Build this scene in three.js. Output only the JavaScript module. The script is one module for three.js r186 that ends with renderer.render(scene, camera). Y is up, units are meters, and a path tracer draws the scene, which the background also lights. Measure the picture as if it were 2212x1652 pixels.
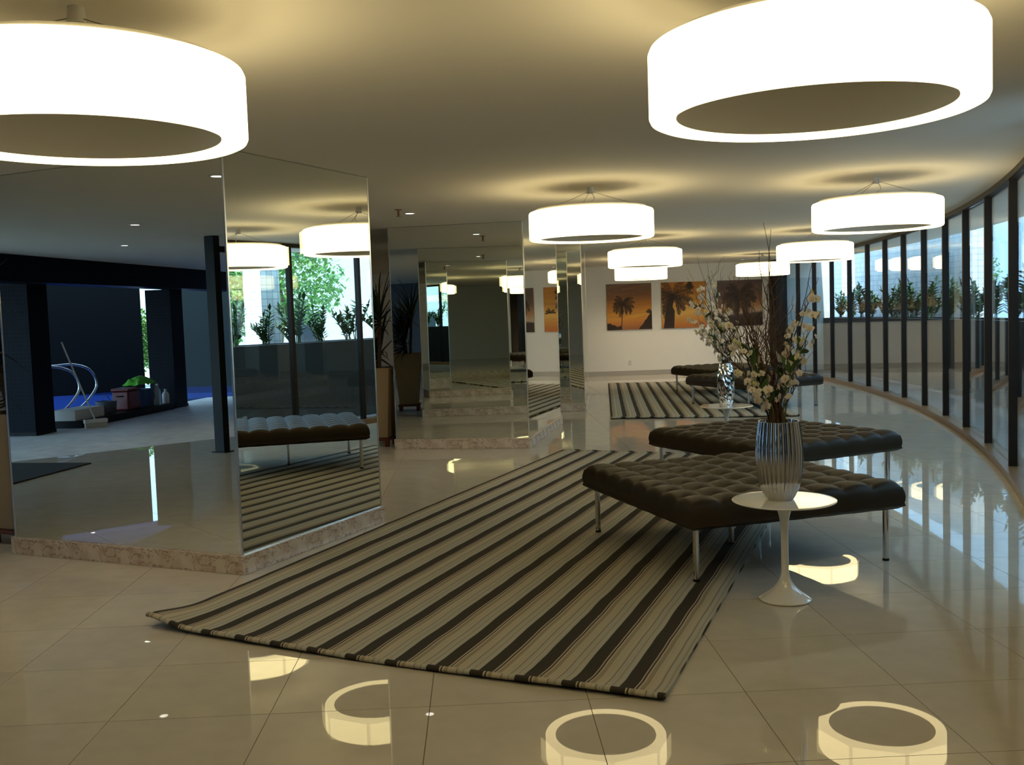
import * as THREE from 'three';
import { mergeGeometries, toCreasedNormals } from 'three/addons/utils/BufferGeometryUtils.js';
import { RoundedBoxGeometry } from 'three/addons/geometries/RoundedBoxGeometry.js';
import { RectAreaLightUniformsLib } from 'three/addons/lights/RectAreaLightUniformsLib.js';
import { ImprovedNoise } from 'three/addons/math/ImprovedNoise.js';

// ---------------------------------------------------------------- camera, sky, sun, exposure
RectAreaLightUniformsLib.init();
const scene = new THREE.Scene();
const camera = new THREE.PerspectiveCamera(41.66, 2212 / 1652, 0.05, 400);
{
  const pitch = 0.0674, roll = 0.034;
  camera.position.set(0, 1.5, 0);
  camera.up.set(Math.sin(roll), Math.cos(roll) * Math.cos(pitch), -Math.cos(roll) * Math.sin(pitch));
  camera.lookAt(0, 1.5 - Math.sin(pitch), -Math.cos(pitch));
  camera.updateMatrixWorld();
}
scene.background = new THREE.Color().setRGB(0.44, 0.73, 1.0);
scene.backgroundIntensity = 4.3;
const sun = new THREE.DirectionalLight(new THREE.Color().setRGB(1, 0.94, 0.84), 11);
sun.position.set(6, 34, 8);
sun.target.position.set(6, 0, -12);
sun.castShadow = true;
sun.shadow.mapSize.set(2048, 2048);
Object.assign(sun.shadow.camera, { left: -40, right: 40, top: 40, bottom: -40, near: 1, far: 90 });
scene.add(sun, sun.target);
const renderer = new THREE.WebGLRenderer({ antialias: true });
renderer.toneMapping = THREE.LinearToneMapping;
renderer.toneMappingExposure = 1.0;
renderer.shadowMap.enabled = true;

const LAMP_COLOR = new THREE.Color().setRGB(1.0, 0.80, 0.40);
const LAMP_GLOW = 4.2;      // emissive radiance of the diffuser
const LAMP_LIGHT = 1.6;     // radiance of the area lights just in front of it

// ---------------------------------------------------------------- helpers
const V = (x, y, z) => new THREE.Vector3(x, y, z);
function rngOf(seed) { let a = seed >>> 0; return () => { a = (a + 0x6d2b79f5) | 0; let t = Math.imul(a ^ (a >>> 15), 1 | a); t = (t + Math.imul(t ^ (t >>> 7), 61 | t)) ^ t; return ((t ^ (t >>> 14)) >>> 0) / 4294967296; }; }
const noise = new ImprovedNoise();
const fbm = (x, y, z, o = 4) => { let s = 0, a = 0.5, f = 1; for (let i = 0; i < o; i++) { s += a * noise.noise(x * f, y * f, z * f); a *= 0.5; f *= 2.03; } return s; };
const taken = new Map();
function numbered(name) { const n = taken.get(name) || 0; taken.set(name, n + 1); return n ? name + '_' + String(n).padStart(3, '0') : name; }
function shadows(o) { o.traverse((m) => { if (m.isMesh) { m.castShadow = true; m.receiveShadow = true; } }); }
function thing(name, label, category, [x, y, z] = [0, 0, 0], turn = 0, group) {
  const o = new THREE.Group(); o.name = numbered(name); scene.add(o);
  o.position.set(x, y, z); o.rotation.y = turn; o.userData = { label, category };
  if (group) o.userData.group = group;
  return o;
}
function part(name, geo, mat, parent) {
  const m = new THREE.Mesh(geo, mat); m.name = name; m.castShadow = m.receiveShadow = true; parent.add(m); return m;
}
function tag(m, label, category, group) { m.name = numbered(m.name); m.userData.label = label; m.userData.category = category; if (group) m.userData.group = group; return m; }
function struct(name, geo, mat, label) {
  const m = part(name, geo, mat, scene); m.userData.kind = 'structure'; m.userData.label = label; m.userData.category = name.split('_')[0]; return m;
}
function structGroup(name, label) { const g = new THREE.Group(); g.name = name; g.userData = { kind: 'structure', label, category: name.split('_')[0] }; scene.add(g); return g; }
function copy(o, label) { const c = o.clone(); c.name = numbered(o.name.replace(/_\d{3}$/, '')); c.userData = { ...o.userData, label }; scene.add(c); return c; }
function metricUV(g, s = 1) {
  if (g.index) g = g.toNonIndexed();
  g.computeVertexNormals();
  const p = g.attributes.position, n = g.attributes.normal, uv = new Float32Array(p.count * 2);
  for (let i = 0; i < p.count; i++) {
    const ax = Math.abs(n.getX(i)), ay = Math.abs(n.getY(i)), az = Math.abs(n.getZ(i));
    let a, b;
    if (ay > ax && ay > az) { a = p.getX(i); b = p.getZ(i); } else if (ax > az) { a = p.getZ(i); b = p.getY(i); } else { a = p.getX(i); b = p.getY(i); }
    uv[2 * i] = a * s; uv[2 * i + 1] = b * s;
  }
  g.setAttribute('uv', new THREE.BufferAttribute(uv, 2)); return g;
}
const box = (w, h, d, x = 0, y = 0, z = 0) => new THREE.BoxGeometry(w, h, d).translate(x, y, z);
const rbox = (w, h, d, r, x = 0, y = 0, z = 0, s = 2) => new RoundedBoxGeometry(w, h, d, s, r).translate(x, y, z);
const merge = (list) => mergeGeometries(list.map((g) => { g = g.index ? g.toNonIndexed() : g; for (const k of Object.keys(g.attributes)) if (!['position', 'normal', 'uv'].includes(k)) g.deleteAttribute(k); return g; }));
function tube(pts, r, seg = 32, rad = 8, closed = false) { return new THREE.TubeGeometry(new THREE.CatmullRomCurve3(pts, closed, 'centripetal'), seg, r, rad, closed); }
// prism over a polygon of [x, z] points
function prism(poly, y0, y1) {
  let area = 0; for (let i = 0; i < poly.length; i++) { const [x, z] = poly[i], [a, b] = poly[(i + 1) % poly.length]; area += x * b - a * z; }
  const P = area > 0 ? poly.slice().reverse() : poly;   // counter-clockwise seen from above
  const pos = [], n = P.length, tri = (a, b, c) => pos.push(...a, ...b, ...c);
  const faces = THREE.ShapeUtils.triangulateShape(P.map(([x, z]) => new THREE.Vector2(x, -z)), []);
  for (const [a, b, c] of faces) {
    tri([P[a][0], y1, P[a][1]], [P[b][0], y1, P[b][1]], [P[c][0], y1, P[c][1]]);
    tri([P[a][0], y0, P[a][1]], [P[c][0], y0, P[c][1]], [P[b][0], y0, P[b][1]]);
  }
  for (let i = 0; i < n; i++) {
    const [x, z] = P[i], [a, b] = P[(i + 1) % n];
    tri([x, y0, z], [a, y0, b], [a, y1, b]); tri([x, y0, z], [a, y1, b], [x, y1, z]);
  }
  const g = new THREE.BufferGeometry(); g.setAttribute('position', new THREE.Float32BufferAttribute(pos, 3));
  return metricUV(g);
}
// the curved window front: an arc about AC
const AC = [-28.87, -20.15], AR = 35.11;
const arcAt = (r, deg) => { const a = THREE.MathUtils.degToRad(deg); return [AC[0] + r * Math.cos(a), AC[1] + r * Math.sin(a)]; };
function sector(r0, r1, d0, d1, y0, y1, n = 16) {
  const poly = [];
  for (let i = 0; i <= n; i++) poly.push(arcAt(r0, d0 + (d1 - d0) * i / n));
  for (let i = n; i >= 0; i--) poly.push(arcAt(r1, d0 + (d1 - d0) * i / n));
  return prism(poly, y0, y1);
}
// a straight wall between two [x, z] points
function wallGeo(a, b, t, y0, y1) {
  const dx = b[0] - a[0], dz = b[1] - a[1], l = Math.hypot(dx, dz), nx = -dz / l * t / 2, nz = dx / l * t / 2;
  return prism([[a[0] + nx, a[1] + nz], [b[0] + nx, b[1] + nz], [b[0] - nx, b[1] - nz], [a[0] - nx, a[1] - nz]], y0, y1);
}
function dataTex(w, h, fn, srgb = true, rep) {
  const d = new Uint8Array(w * h * 4);
  for (let y = 0; y < h; y++) for (let x = 0; x < w; x++) { const c = fn(x, y, w, h), i = (y * w + x) * 4; d[i] = c[0]; d[i + 1] = c[1]; d[i + 2] = c[2]; d[i + 3] = 255; }
  const t = new THREE.DataTexture(d, w, h); t.wrapS = t.wrapT = THREE.RepeatWrapping; t.magFilter = THREE.LinearFilter; t.minFilter = THREE.LinearMipmapLinearFilter; t.generateMipmaps = true;
  if (srgb) t.colorSpace = THREE.SRGBColorSpace;
  if (rep) t.repeat.set(...rep);
  t.needsUpdate = true; return t;
}
const mix3 = (a, b, t) => [a[0] + (b[0] - a[0]) * t, a[1] + (b[1] - a[1]) * t, a[2] + (b[2] - a[2]) * t];
const clamp = (x, a = 0, b = 1) => Math.min(b, Math.max(a, x));
const lin = (r, g, b) => new THREE.Color().setRGB(r, g, b);
const std = (o) => new THREE.MeshStandardMaterial(o);
const phy = (o) => new THREE.MeshPhysicalMaterial(o);

// ---------------------------------------------------------------- materials
const marbleTex = dataTex(512, 512, (x, y) => {
  const u = x / 512 * 6, v = y / 512 * 6;
  const a = fbm(u, v, 1.3, 5), vein = Math.abs(fbm(u * 1.3 + a * 2.2, v * 1.3 + 4, 7, 5));
  let c = mix3([216, 204, 188], [190, 168, 150], clamp(a * 1.6 + 0.45));
  c = mix3(c, [222, 212, 204], clamp(0.5 - fbm(u * 2 + 9, v * 2, 3, 3) * 3) * 0.4);
  return mix3(mix3([140, 112, 92], c, 0.3), c, clamp(vein * 16));
}, true, [1.3, 1.3]);
const speckle = dataTex(256, 256, (x, y) => { const v = 128 + 90 * fbm(x / 9, y / 9, 2, 3); return [v, v, v]; }, false, [3, 3]);
const tileTone = dataTex(256, 256, (x, y) => { const v = 244 + 16 * fbm(x / 40, y / 40, 5, 5); return [v, v * 0.995, v * 0.985]; });
const gridTex = (tile, grout, px = 64, line = 4) => dataTex(px * 4, px * 4, (x, y) => {
  const e = x % px < line || y % px < line; if (e) return grout;
  const k = Math.sin((Math.floor(x / px) * 12.9 + Math.floor(y / px) * 78.2)) * 43758.5, j = (k - Math.floor(k)) * 0.14 + 0.93; return tile.map((v) => Math.min(255, v * j));
});
const navyTiles = gridTex([6, 9, 22], [28, 33, 52]); navyTiles.repeat.set(1 / 0.24, 1 / 0.24);
const whiteTiles = gridTex([228, 232, 232], [132, 140, 148], 64, 4); whiteTiles.repeat.set(1 / 0.44, 1 / 0.44);
const woodTex = dataTex(256, 512, (x, y) => { const g = fbm(x / 18, y / 220, 3, 5) * 1.2 + 0.5; return mix3([92, 62, 38], [148, 106, 68], clamp(g)); }, true, [0.8, 0.4]);
const concreteTex = dataTex(512, 512, (x, y) => { const g = fbm(x / 30, y / 30, 1, 5) * 0.8 + fbm(x / 150, y / 150, 4, 3) * 0.7 + 0.5; return mix3([196, 199, 202], [234, 235, 236], clamp(g)); }, true, [0.3, 0.3]);

const M = {
  ceiling: std({ color: lin(0.76, 0.72, 0.64), roughness: 0.95, bumpMap: speckle, bumpScale: 0.0006 }),
  wallWhite: std({ color: lin(0.82, 0.79, 0.74), roughness: 0.9, bumpMap: speckle, bumpScale: 0.0008 }),
  beige: std({ color: lin(0.50, 0.43, 0.33), roughness: 0.85, bumpMap: speckle, bumpScale: 0.0008 }),
  baseboard: std({ color: lin(0.42, 0.39, 0.34), roughness: 0.35 }),
  wood: std({ map: woodTex, roughness: 0.4 }),
  grout: std({ color: lin(0.24, 0.21, 0.16), roughness: 0.8 }),
  mirror: std({ color: lin(0.84, 0.87, 0.83), metalness: 1, roughness: 0 }),
  alu: std({ color: lin(0.72, 0.73, 0.74), metalness: 1, roughness: 0.28 }),
  core: std({ color: lin(0.3, 0.3, 0.3), roughness: 0.8 }),
  marble: phy({ map: marbleTex, roughness: 0.22 }),
  mullion: phy({ color: lin(0.016, 0.011, 0.008), roughness: 0.5, specularIntensity: 0.5 }),
  kerb: std({ color: lin(0.22, 0.13, 0.055), roughness: 0.3 }),
  glass: phy({ color: lin(0.86, 0.94, 0.98), transmission: 1, thickness: 0, roughness: 0, ior: 1.52 }),
  navy: phy({ map: navyTiles, roughness: 0.45, specularIntensity: 0.2 }),
  tiles: phy({ map: whiteTiles, roughness: 0.3 }),
  darkStone: std({ color: lin(0.035, 0.042, 0.055), roughness: 0.5, bumpMap: speckle, bumpScale: 0.002 }),
  paving: std({ map: concreteTex, roughness: 0.6 }),
  street: std({ map: concreteTex, roughness: 0.9 }),
  chrome: std({ color: lin(0.72, 0.72, 0.72), metalness: 1, roughness: 0.12 }),
  black: phy({ color: lin(0.008, 0.008, 0.009), roughness: 0.45, specularIntensity: 0.4 }),
  blackMat: std({ color: lin(0.016, 0.016, 0.018), roughness: 0.95, bumpMap: speckle, bumpScale: 0.004 }),
  blackGlass: phy({ color: lin(0.006, 0.007, 0.01), roughness: 0.05 }),
  poolGlass: phy({ color: lin(0.010, 0.016, 0.016), roughness: 0.3, specularIntensity: 0.3 }),
  blackWall: phy({ color: lin(0.003, 0.003, 0.004), roughness: 0.6, specularIntensity: 0.15 }),
  leather: phy({ color: lin(0.032, 0.021, 0.010), roughness: 0.5, specularIntensity: 0.5, bumpMap: speckle, bumpScale: 0.0006 }),
  whiteGloss: phy({ color: lin(0.82, 0.80, 0.76), roughness: 0.12, clearcoat: 0.6, clearcoatRoughness: 0.05 }),
  silver: std({ color: lin(0.5, 0.5, 0.52), metalness: 1, roughness: 0.07 }),
  mosaic: std({ color: lin(0.82, 0.83, 0.86), metalness: 1, roughness: 0.04, flatShading: true }),
  lampGlow: std({ color: lin(0.8, 0.78, 0.72), emissive: LAMP_COLOR, emissiveIntensity: LAMP_GLOW, roughness: 0.4 }),
  lampInner: std({ color: lin(0.86, 0.84, 0.78), roughness: 0.6 }),
  wire: std({ color: lin(0.25, 0.22, 0.17), roughness: 0.5 }),
  fitting: std({ color: lin(0.7, 0.69, 0.66), roughness: 0.4 }),
  spotGlow: std({ color: lin(0.8, 0.8, 0.8), emissive: lin(1, 0.93, 0.8), emissiveIntensity: 6 }),
  twig: std({ color: lin(0.085, 0.042, 0.022), roughness: 0.7 }),
  stem: std({ color: lin(0.10, 0.13, 0.04), roughness: 0.6 }),
  petal: phy({ vertexColors: true, roughness: 0.7, transmission: 0.25, thickness: 0, side: THREE.DoubleSide }),
  bud: std({ color: lin(0.55, 0.55, 0.30), roughness: 0.6 }),
  leaf: phy({ color: lin(0.035, 0.085, 0.022), roughness: 0.42, side: THREE.DoubleSide }),
  yucca: phy({ color: lin(0.030, 0.048, 0.018), roughness: 0.42, side: THREE.DoubleSide }),
  yuccaDry: phy({ color: lin(0.16, 0.10, 0.045), roughness: 0.6, side: THREE.DoubleSide }),
  bark: std({ color: lin(0.14, 0.10, 0.06), roughness: 0.9, bumpMap: speckle, bumpScale: 0.01 }),
  pot: std({ color: lin(0.40, 0.29, 0.16), roughness: 0.75, bumpMap: speckle, bumpScale: 0.003 }),
  soil: std({ color: lin(0.05, 0.035, 0.022), roughness: 1, bumpMap: speckle, bumpScale: 0.02 }),
  mahogany: std({ color: lin(0.13, 0.028, 0.014), roughness: 0.35 }),
  canvasEdge: std({ color: lin(0.5, 0.46, 0.4), roughness: 0.9 }),
  water: phy({ color: lin(0.008, 0.03, 0.2), roughness: 0.03 }),
  treeLeaf: phy({ color: lin(0.12, 0.30, 0.05), roughness: 0.6, transmission: 0.35, thickness: 0, side: THREE.DoubleSide }),
  brick: std({ color: lin(0.42, 0.24, 0.22), roughness: 0.9, bumpMap: speckle, bumpScale: 0.01 }),
  lawn: std({ color: lin(0.035, 0.07, 0.02), roughness: 1, bumpMap: speckle, bumpScale: 0.02 }),
  plaster: std({ color: lin(0.7, 0.68, 0.64), roughness: 0.9 }),
};
const tileMats = [0, 1, 2, 3].map((k) => phy({ color: lin(0.64 + 0.012 * (k - 1.5), 0.60 + 0.011 * (k - 1.5), 0.51 + 0.012 * (k % 2)), map: tileTone, roughness: 0.008 + 0.003 * k, ior: 1.34 }));

// ================================================================ THE SETTING
const CH = 2.53;      // ceiling height
// ---- floor: porcelain tiles on a grout bed
{
  const slab = [[-8.6, 5], [-8.6, -23.3]];
  for (let i = 0; i <= 40; i++) { const d = -5.0 + (26.2 + 5.0) * i / 40; slab.push(arcAt(AR, d)); }
  slab.push([2.75, -4.6], [2.75, 5]);
  const floor = structGroup('floor', 'polished cream porcelain tile floor of the lobby with thin dark joints');
  part('grout_bed', prism(slab, -0.25, -0.004), M.grout, floor);
  const S = 0.615, rot = 0.033, ux = [Math.cos(rot), -Math.sin(rot)], vz = [Math.sin(rot), Math.cos(rot)], O = [0.89, -3.22], G = 0.0015;
  const clip = (poly, nx, nz, c) => { const out = []; for (let i = 0; i < poly.length; i++) { const a = poly[i], b = poly[(i + 1) % poly.length], da = nx * a[0] + nz * a[1] - c, db = nx * b[0] + nz * b[1] - c; if (da <= 0) out.push(a); if ((da < 0) !== (db < 0) && da !== db) { const t = da / (da - db); out.push([a[0] + (b[0] - a[0]) * t, a[1] + (b[1] - a[1]) * t]); } } return out; };
  const shared = prism([[G, G], [S - G, G], [S - G, S - G], [G, S - G]], -0.012, 0);
  const whole = [], cut = [];
  for (let i = -17; i < 12; i++) for (let j = -34; j < 14; j++) {
    const at = (a, b) => [O[0] + ux[0] * (i * S + a) + vz[0] * (j * S + b), O[1] + ux[1] * (i * S + a) + vz[1] * (j * S + b)];
    const c = at(S / 2, S / 2); let poly = [at(G, G), at(S - G, G), at(S - G, S - G), at(G, S - G)];
    if (c[0] < -9 || c[1] > 5.4 || c[1] < -23.7) continue;
    const rx = c[0] - AC[0], rz = c[1] - AC[1], r = Math.hypot(rx, rz);
    if (r > AR + S) { if (c[1] < -4.6) continue; }
    const far = r + S > AR && c[1] < -4.2;
    let isCut = false;
    if (far) { poly = clip(poly, rx / r, rz / r, AR - 0.03 + (AC[0] * rx + AC[1] * rz) / r); isCut = true; }
    if (c[0] > 2.1 && c[1] > -5.2) { poly = clip(poly, 1, 0, 2.7); isCut = true; }
    if (c[0] < -8.2) { poly = clip(poly, -1, 0, 8.58); isCut = true; }
    if (c[1] < -22.9) { poly = clip(poly, 0, -1, 23.3); isCut = true; }
    if (poly.length < 3) continue;
    (isCut ? cut : whole).push({ i, j, c, poly });
  }
  const m4 = (t) => { const p = V(t.c[0], 0, t.c[1]); const q = p.clone().project(camera); const depth = -p.z; t.w = depth > 0.5 && Math.abs(q.x) < 1.15 && Math.abs(q.y) < 1.15 ? 1 / (depth ** 3) : 1e-6 / (1 + Math.hypot(t.c[0], t.c[1])); };
  const all = whole.concat(cut); all.forEach(m4); all.sort((a, b) => b.w - a.w);
  const rest = [];
  all.forEach((t, k) => {
    if (k < 298) {
      const mat = tileMats[Math.abs(t.i * 7 + t.j * 13 + t.i * t.j * 3) % 4];
      if (whole.includes(t)) { const m = part('floor_tile', shared, mat, floor); m.position.set(O[0] + ux[0] * t.i * S + vz[0] * t.j * S, 0, O[1] + ux[1] * t.i * S + vz[1] * t.j * S); m.rotation.y = rot; }
      else part('floor_tile', prism(t.poly, -0.012, 0), mat, floor);
    } else rest.push(prism(t.poly, -0.012, 0));
  });
  const far = part('floor_tiles', mergeGeometries(rest), tileMats[1], floor); far.userData.kind = 'stuff';
}
// ---- ceiling slab, running on as the soffit outside
{
  const poly = [[-16.6, -9.5], [-7.7, -9.5], [-4.4, -24.6]];
  for (let i = 0; i <= 40; i++) poly.push(arcAt(AR + 1.1, -6.4 + 33 * i / 40));
  poly.push([4.6, 5.4], [-16.6, 5.4]);
  struct('ceiling', prism(poly, CH, CH + 0.35), M.ceiling, 'low flat cream ceiling carrying the round lamps');
}
struct('wall_back', wallGeo([-4.2, -23.4], [7.4, -23.4], 0.2, -0.2, CH), M.wallWhite, 'white end wall with the palm pictures');
struct('baseboard_back', wallGeo([-4.1, -23.285], [6.0, -23.285], 0.03, 0, 0.11), M.baseboard, 'grey baseboard along the white end wall');
struct('wall_left', wallGeo([-4.1, -23.3], [-7.6, -9.0], 0.2, -0.2, CH), M.wood, 'brown wooden wall behind the mirrored columns');
struct('wall_rear', wallGeo([2.75, 5.05], [-4.0, 5.05], 0.2, -0.2, CH), M.beige, 'beige wall at the near end of the lobby');
struct('wall_rear_terrace', wallGeo([-4.0, 5.05], [-21.2, 5.05], 0.2, -0.2, CH), M.darkStone, 'dark stone wall at the near end of the pool terrace');
struct('wall_right', wallGeo([2.85, -4.75], [2.85, 5.1], 0.2, -0.2, CH), M.wallWhite, 'white wall where the curved windows end');
struct('trim_1', sector(AR - 0.16, AR + 0.1, -4.85, -4.1, 0, CH, 2), M.mullion, 'broad dark brown post between end wall and curved windows');

// ---- the curved window front, bay by bay
{
  const posts = [-4.1, -2.46, -0.74, 1.12, 2.96, 4.83, 6.64, 8.52, 10.58, 12.71, 14.74, 16.95, 19.4, 21.8, 24.2, 26.3];
  for (let k = 0; k + 1 < posts.length; k++) {
    const a = posts[k], b = posts[k + 1], w = structGroup('window_' + (k + 1), 'tall glass bay of the curved window front, number ' + (k + 1) + ' from the white end wall');
    const p = arcAt(AR, a), q = arcAt(AR, b);
    part('pane', wallGeo(p, q, 0.008, 0.07, CH - 0.05), M.glass, w);
    const post = part('mullion', metricUV(box(0.075, CH - 0.02, 0.05, 0, CH / 2, 0)), M.mullion, w);
    post.position.set(q[0], 0, q[1]); post.rotation.y = -THREE.MathUtils.degToRad(b);
    part('sill', sector(AR - 0.09, AR + 0.06, a, b, -0.02, 0.07, 3), M.kerb, w);
    part('head_rail', sector(AR - 0.05, AR + 0.05, a, b, CH - 0.05, CH + 0.01, 3), M.mullion, w);
  }
}
// ---- outside the windows: walkway, planter, tiled walls, street
struct('floor_walkway', sector(AR + 0.06, AR + 1.15, -7, 26.5, -0.3, -0.02, 30), M.darkStone, 'dark walkway outside the curved windows');
struct('wall_planter', mergeGeometries([sector(AR + 1.15, AR + 1.27, -7, 26.5, -0.3, 1.18, 30), sector(AR + 1.85, AR + 1.97, -7, 26.5, -0.3, 1.18, 30)]), M.darkStone, 'long dark planter wall outside the curved windows');
{ const s = part('planter_soil', sector(AR + 1.27, AR + 1.85, -7, 26.5, 0.6, 1.1, 30), M.soil, scene); s.userData = { kind: 'structure', label: 'soil filling the long planter', category: 'soil' }; }
struct('wall_outer_1', sector(AR + 2.1, AR + 2.5, -13, -6.7, -0.3, 2.9, 8), M.tiles, 'white tiled outer wall beyond the farthest windows');
struct('wall_outer_2', sector(AR + 2.1, AR + 2.5, -5.6, 2.6, -0.3, 2.9, 8), M.tiles, 'white tiled outer wall behind the planter, middle stretch');
struct('wall_outer_3', sector(AR + 2.1, AR + 2.5, 14.0, 14.6, -0.3, 2.9, 2), M.tiles, 'slim white tiled pillar behind the planter');
struct('wall_outer_4', sector(AR + 2.1, AR + 2.5, 19.5, 26.5, -0.3, 2.9, 8), M.tiles, 'white tiled outer wall near the lobby entrance');
struct('floor_street', prism([[6, 30], [60, 30], [60, -60], [-40, -60], [-40, -25], [3, -25]].map((p) => p), -0.6, -0.32), M.street, 'bright concrete street outside');

// ---- the pool side, seen in the mirrors
struct('floor_terrace', prism([[-8.6, 5.2], [-8.6, -9.2], [-15.2, -9.2], [-10.4, -6.3], [-15.9, 0.4], [-13.6, 5.2]], -0.25, -0.003), M.paving, 'pale concrete paving of the pool terrace');
struct('floor_pool', prism([[-15.2, -9.2], [-10.42, -6.28], [-15.92, 0.42], [-13.6, 5.2], [-21.6, 5.2], [-21.6, -9.2]], -1.2, -0.06), M.water, 'deep blue water of the indoor pool');
struct('floor_outside_side', prism([[-7.8, -9.2], [-45, -9.2], [-45, -40], [-4.6, -40], [-4.4, -23.6]], -0.5, -0.1), M.lawn, 'lawn beyond the far side of the pool');
struct('floor_outside_far', prism([[-21.7, -9.5], [-45, -9.5], [-45, 5.2], [-21.7, 5.2]], -0.5, -0.1), M.street, 'pale ground behind the black pool wall');
struct('wall_pool', wallGeo([-21.1, -9.4], [-21.1, 1.12], 0.2, -0.3, 5), M.blackWall, 'black wall across the pool');
struct('wall_pool_end', wallGeo([-21.0, 2.1], [-17.6, 4.9], 0.12, -0.3, 5), M.poolGlass, 'dark glass wall at the right end of the pool');
{
  const e = [-0.653, 0.758];
  struct('trim_2', wallGeo([-9.99, -5.81], [-15.46, 0.93], 0.5, CH - 0.36, CH), M.navy, 'dark blue mosaic beam over the pool edge');
  for (const [x, z, what] of [[-11.71, -4.25, 'nearer dark blue mosaic pillar by the broom'], [-14.28, -1.08, 'farther dark blue mosaic pillar beside the bottles']]) {
    const g = thing('mosaic_pillar', what, 'pillar', [x, 0, z], Math.atan2(-e[1], e[0]));
    part('shaft', metricUV(box(0.48, CH - 0.36, 0.48, 0, (CH - 0.36) / 2, 0)), M.navy, g);
    part('plinth', metricUV(box(0.5, 0.05, 0.5, 0, 0.025, 0)), M.black, g);
  }
}

// ================================================================ MIRRORED COLUMNS
function mirrorColumn(F, deg, W, D, label) {
  const a = THREE.MathUtils.degToRad(deg), u = [Math.cos(a), Math.sin(a)], w = [Math.sin(a), -Math.cos(a)];
  const g = thing('mirror_column', label, 'column', [F[0] - u[0] * W / 2 + w[0] * D / 2, 0, F[1] - u[1] * W / 2 + w[1] * D / 2], -a, 'mirror clad columns');
  const K = 0.115, s = 0.02, top = CH - 0.004, h = top - K, cy = K + h / 2, mw = W - 2 * s, md = D - 2 * s;
  part('core', box(mw - 0.012, CH - 0.002, md - 0.012, 0, CH / 2 - 0.001, 0), M.core, g);
  for (const k of [1, -1]) {
    part('mirror_panel', box(mw - 0.008, h, 0.006, 0, cy, k * (md / 2 - 0.003)), M.mirror, g);
    part('mirror_panel', box(0.006, h, md - 0.008, k * (mw / 2 - 0.003), cy, 0), M.mirror, g);
    for (const q of [1, -1]) part('corner_trim', box(0.012, h, 0.012, k * (mw / 2 - 0.004), cy, q * (md / 2 - 0.004)), M.alu, g);
    for (const [len, side] of [[W, 0], [D, 1]]) for (const q of [-1, 1]) {
      const L = (side ? D - 2 * s : W) / 2 - 0.001, stone = metricUV(rbox(L, K, s, 0.003, q * (L / 2 + 0.0005), K / 2, 0));
      const m = part('skirting_stone', stone, M.marble, g);
      m.position.set(side ? k * (W / 2 - s / 2) : 0, 0, side ? 0 : k * (D / 2 - s / 2)); m.rotation.y = side ? Math.PI / 2 : 0;
    }
  }
  return g;
}
mirrorColumn([-1.64, -5.92], 24.25, 1.96, 1.62, 'nearest mirror clad column with pink marble skirting beside the large rug');
mirrorColumn([0.19, -11.18], 11.4, 1.6, 2.44, 'second mirror clad column, standing behind the far end of the large rug');
mirrorColumn([1.12, -15.2], 5.7, 1.6, 2.3, 'farthest mirror clad column, partly hidden behind the second one');

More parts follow.
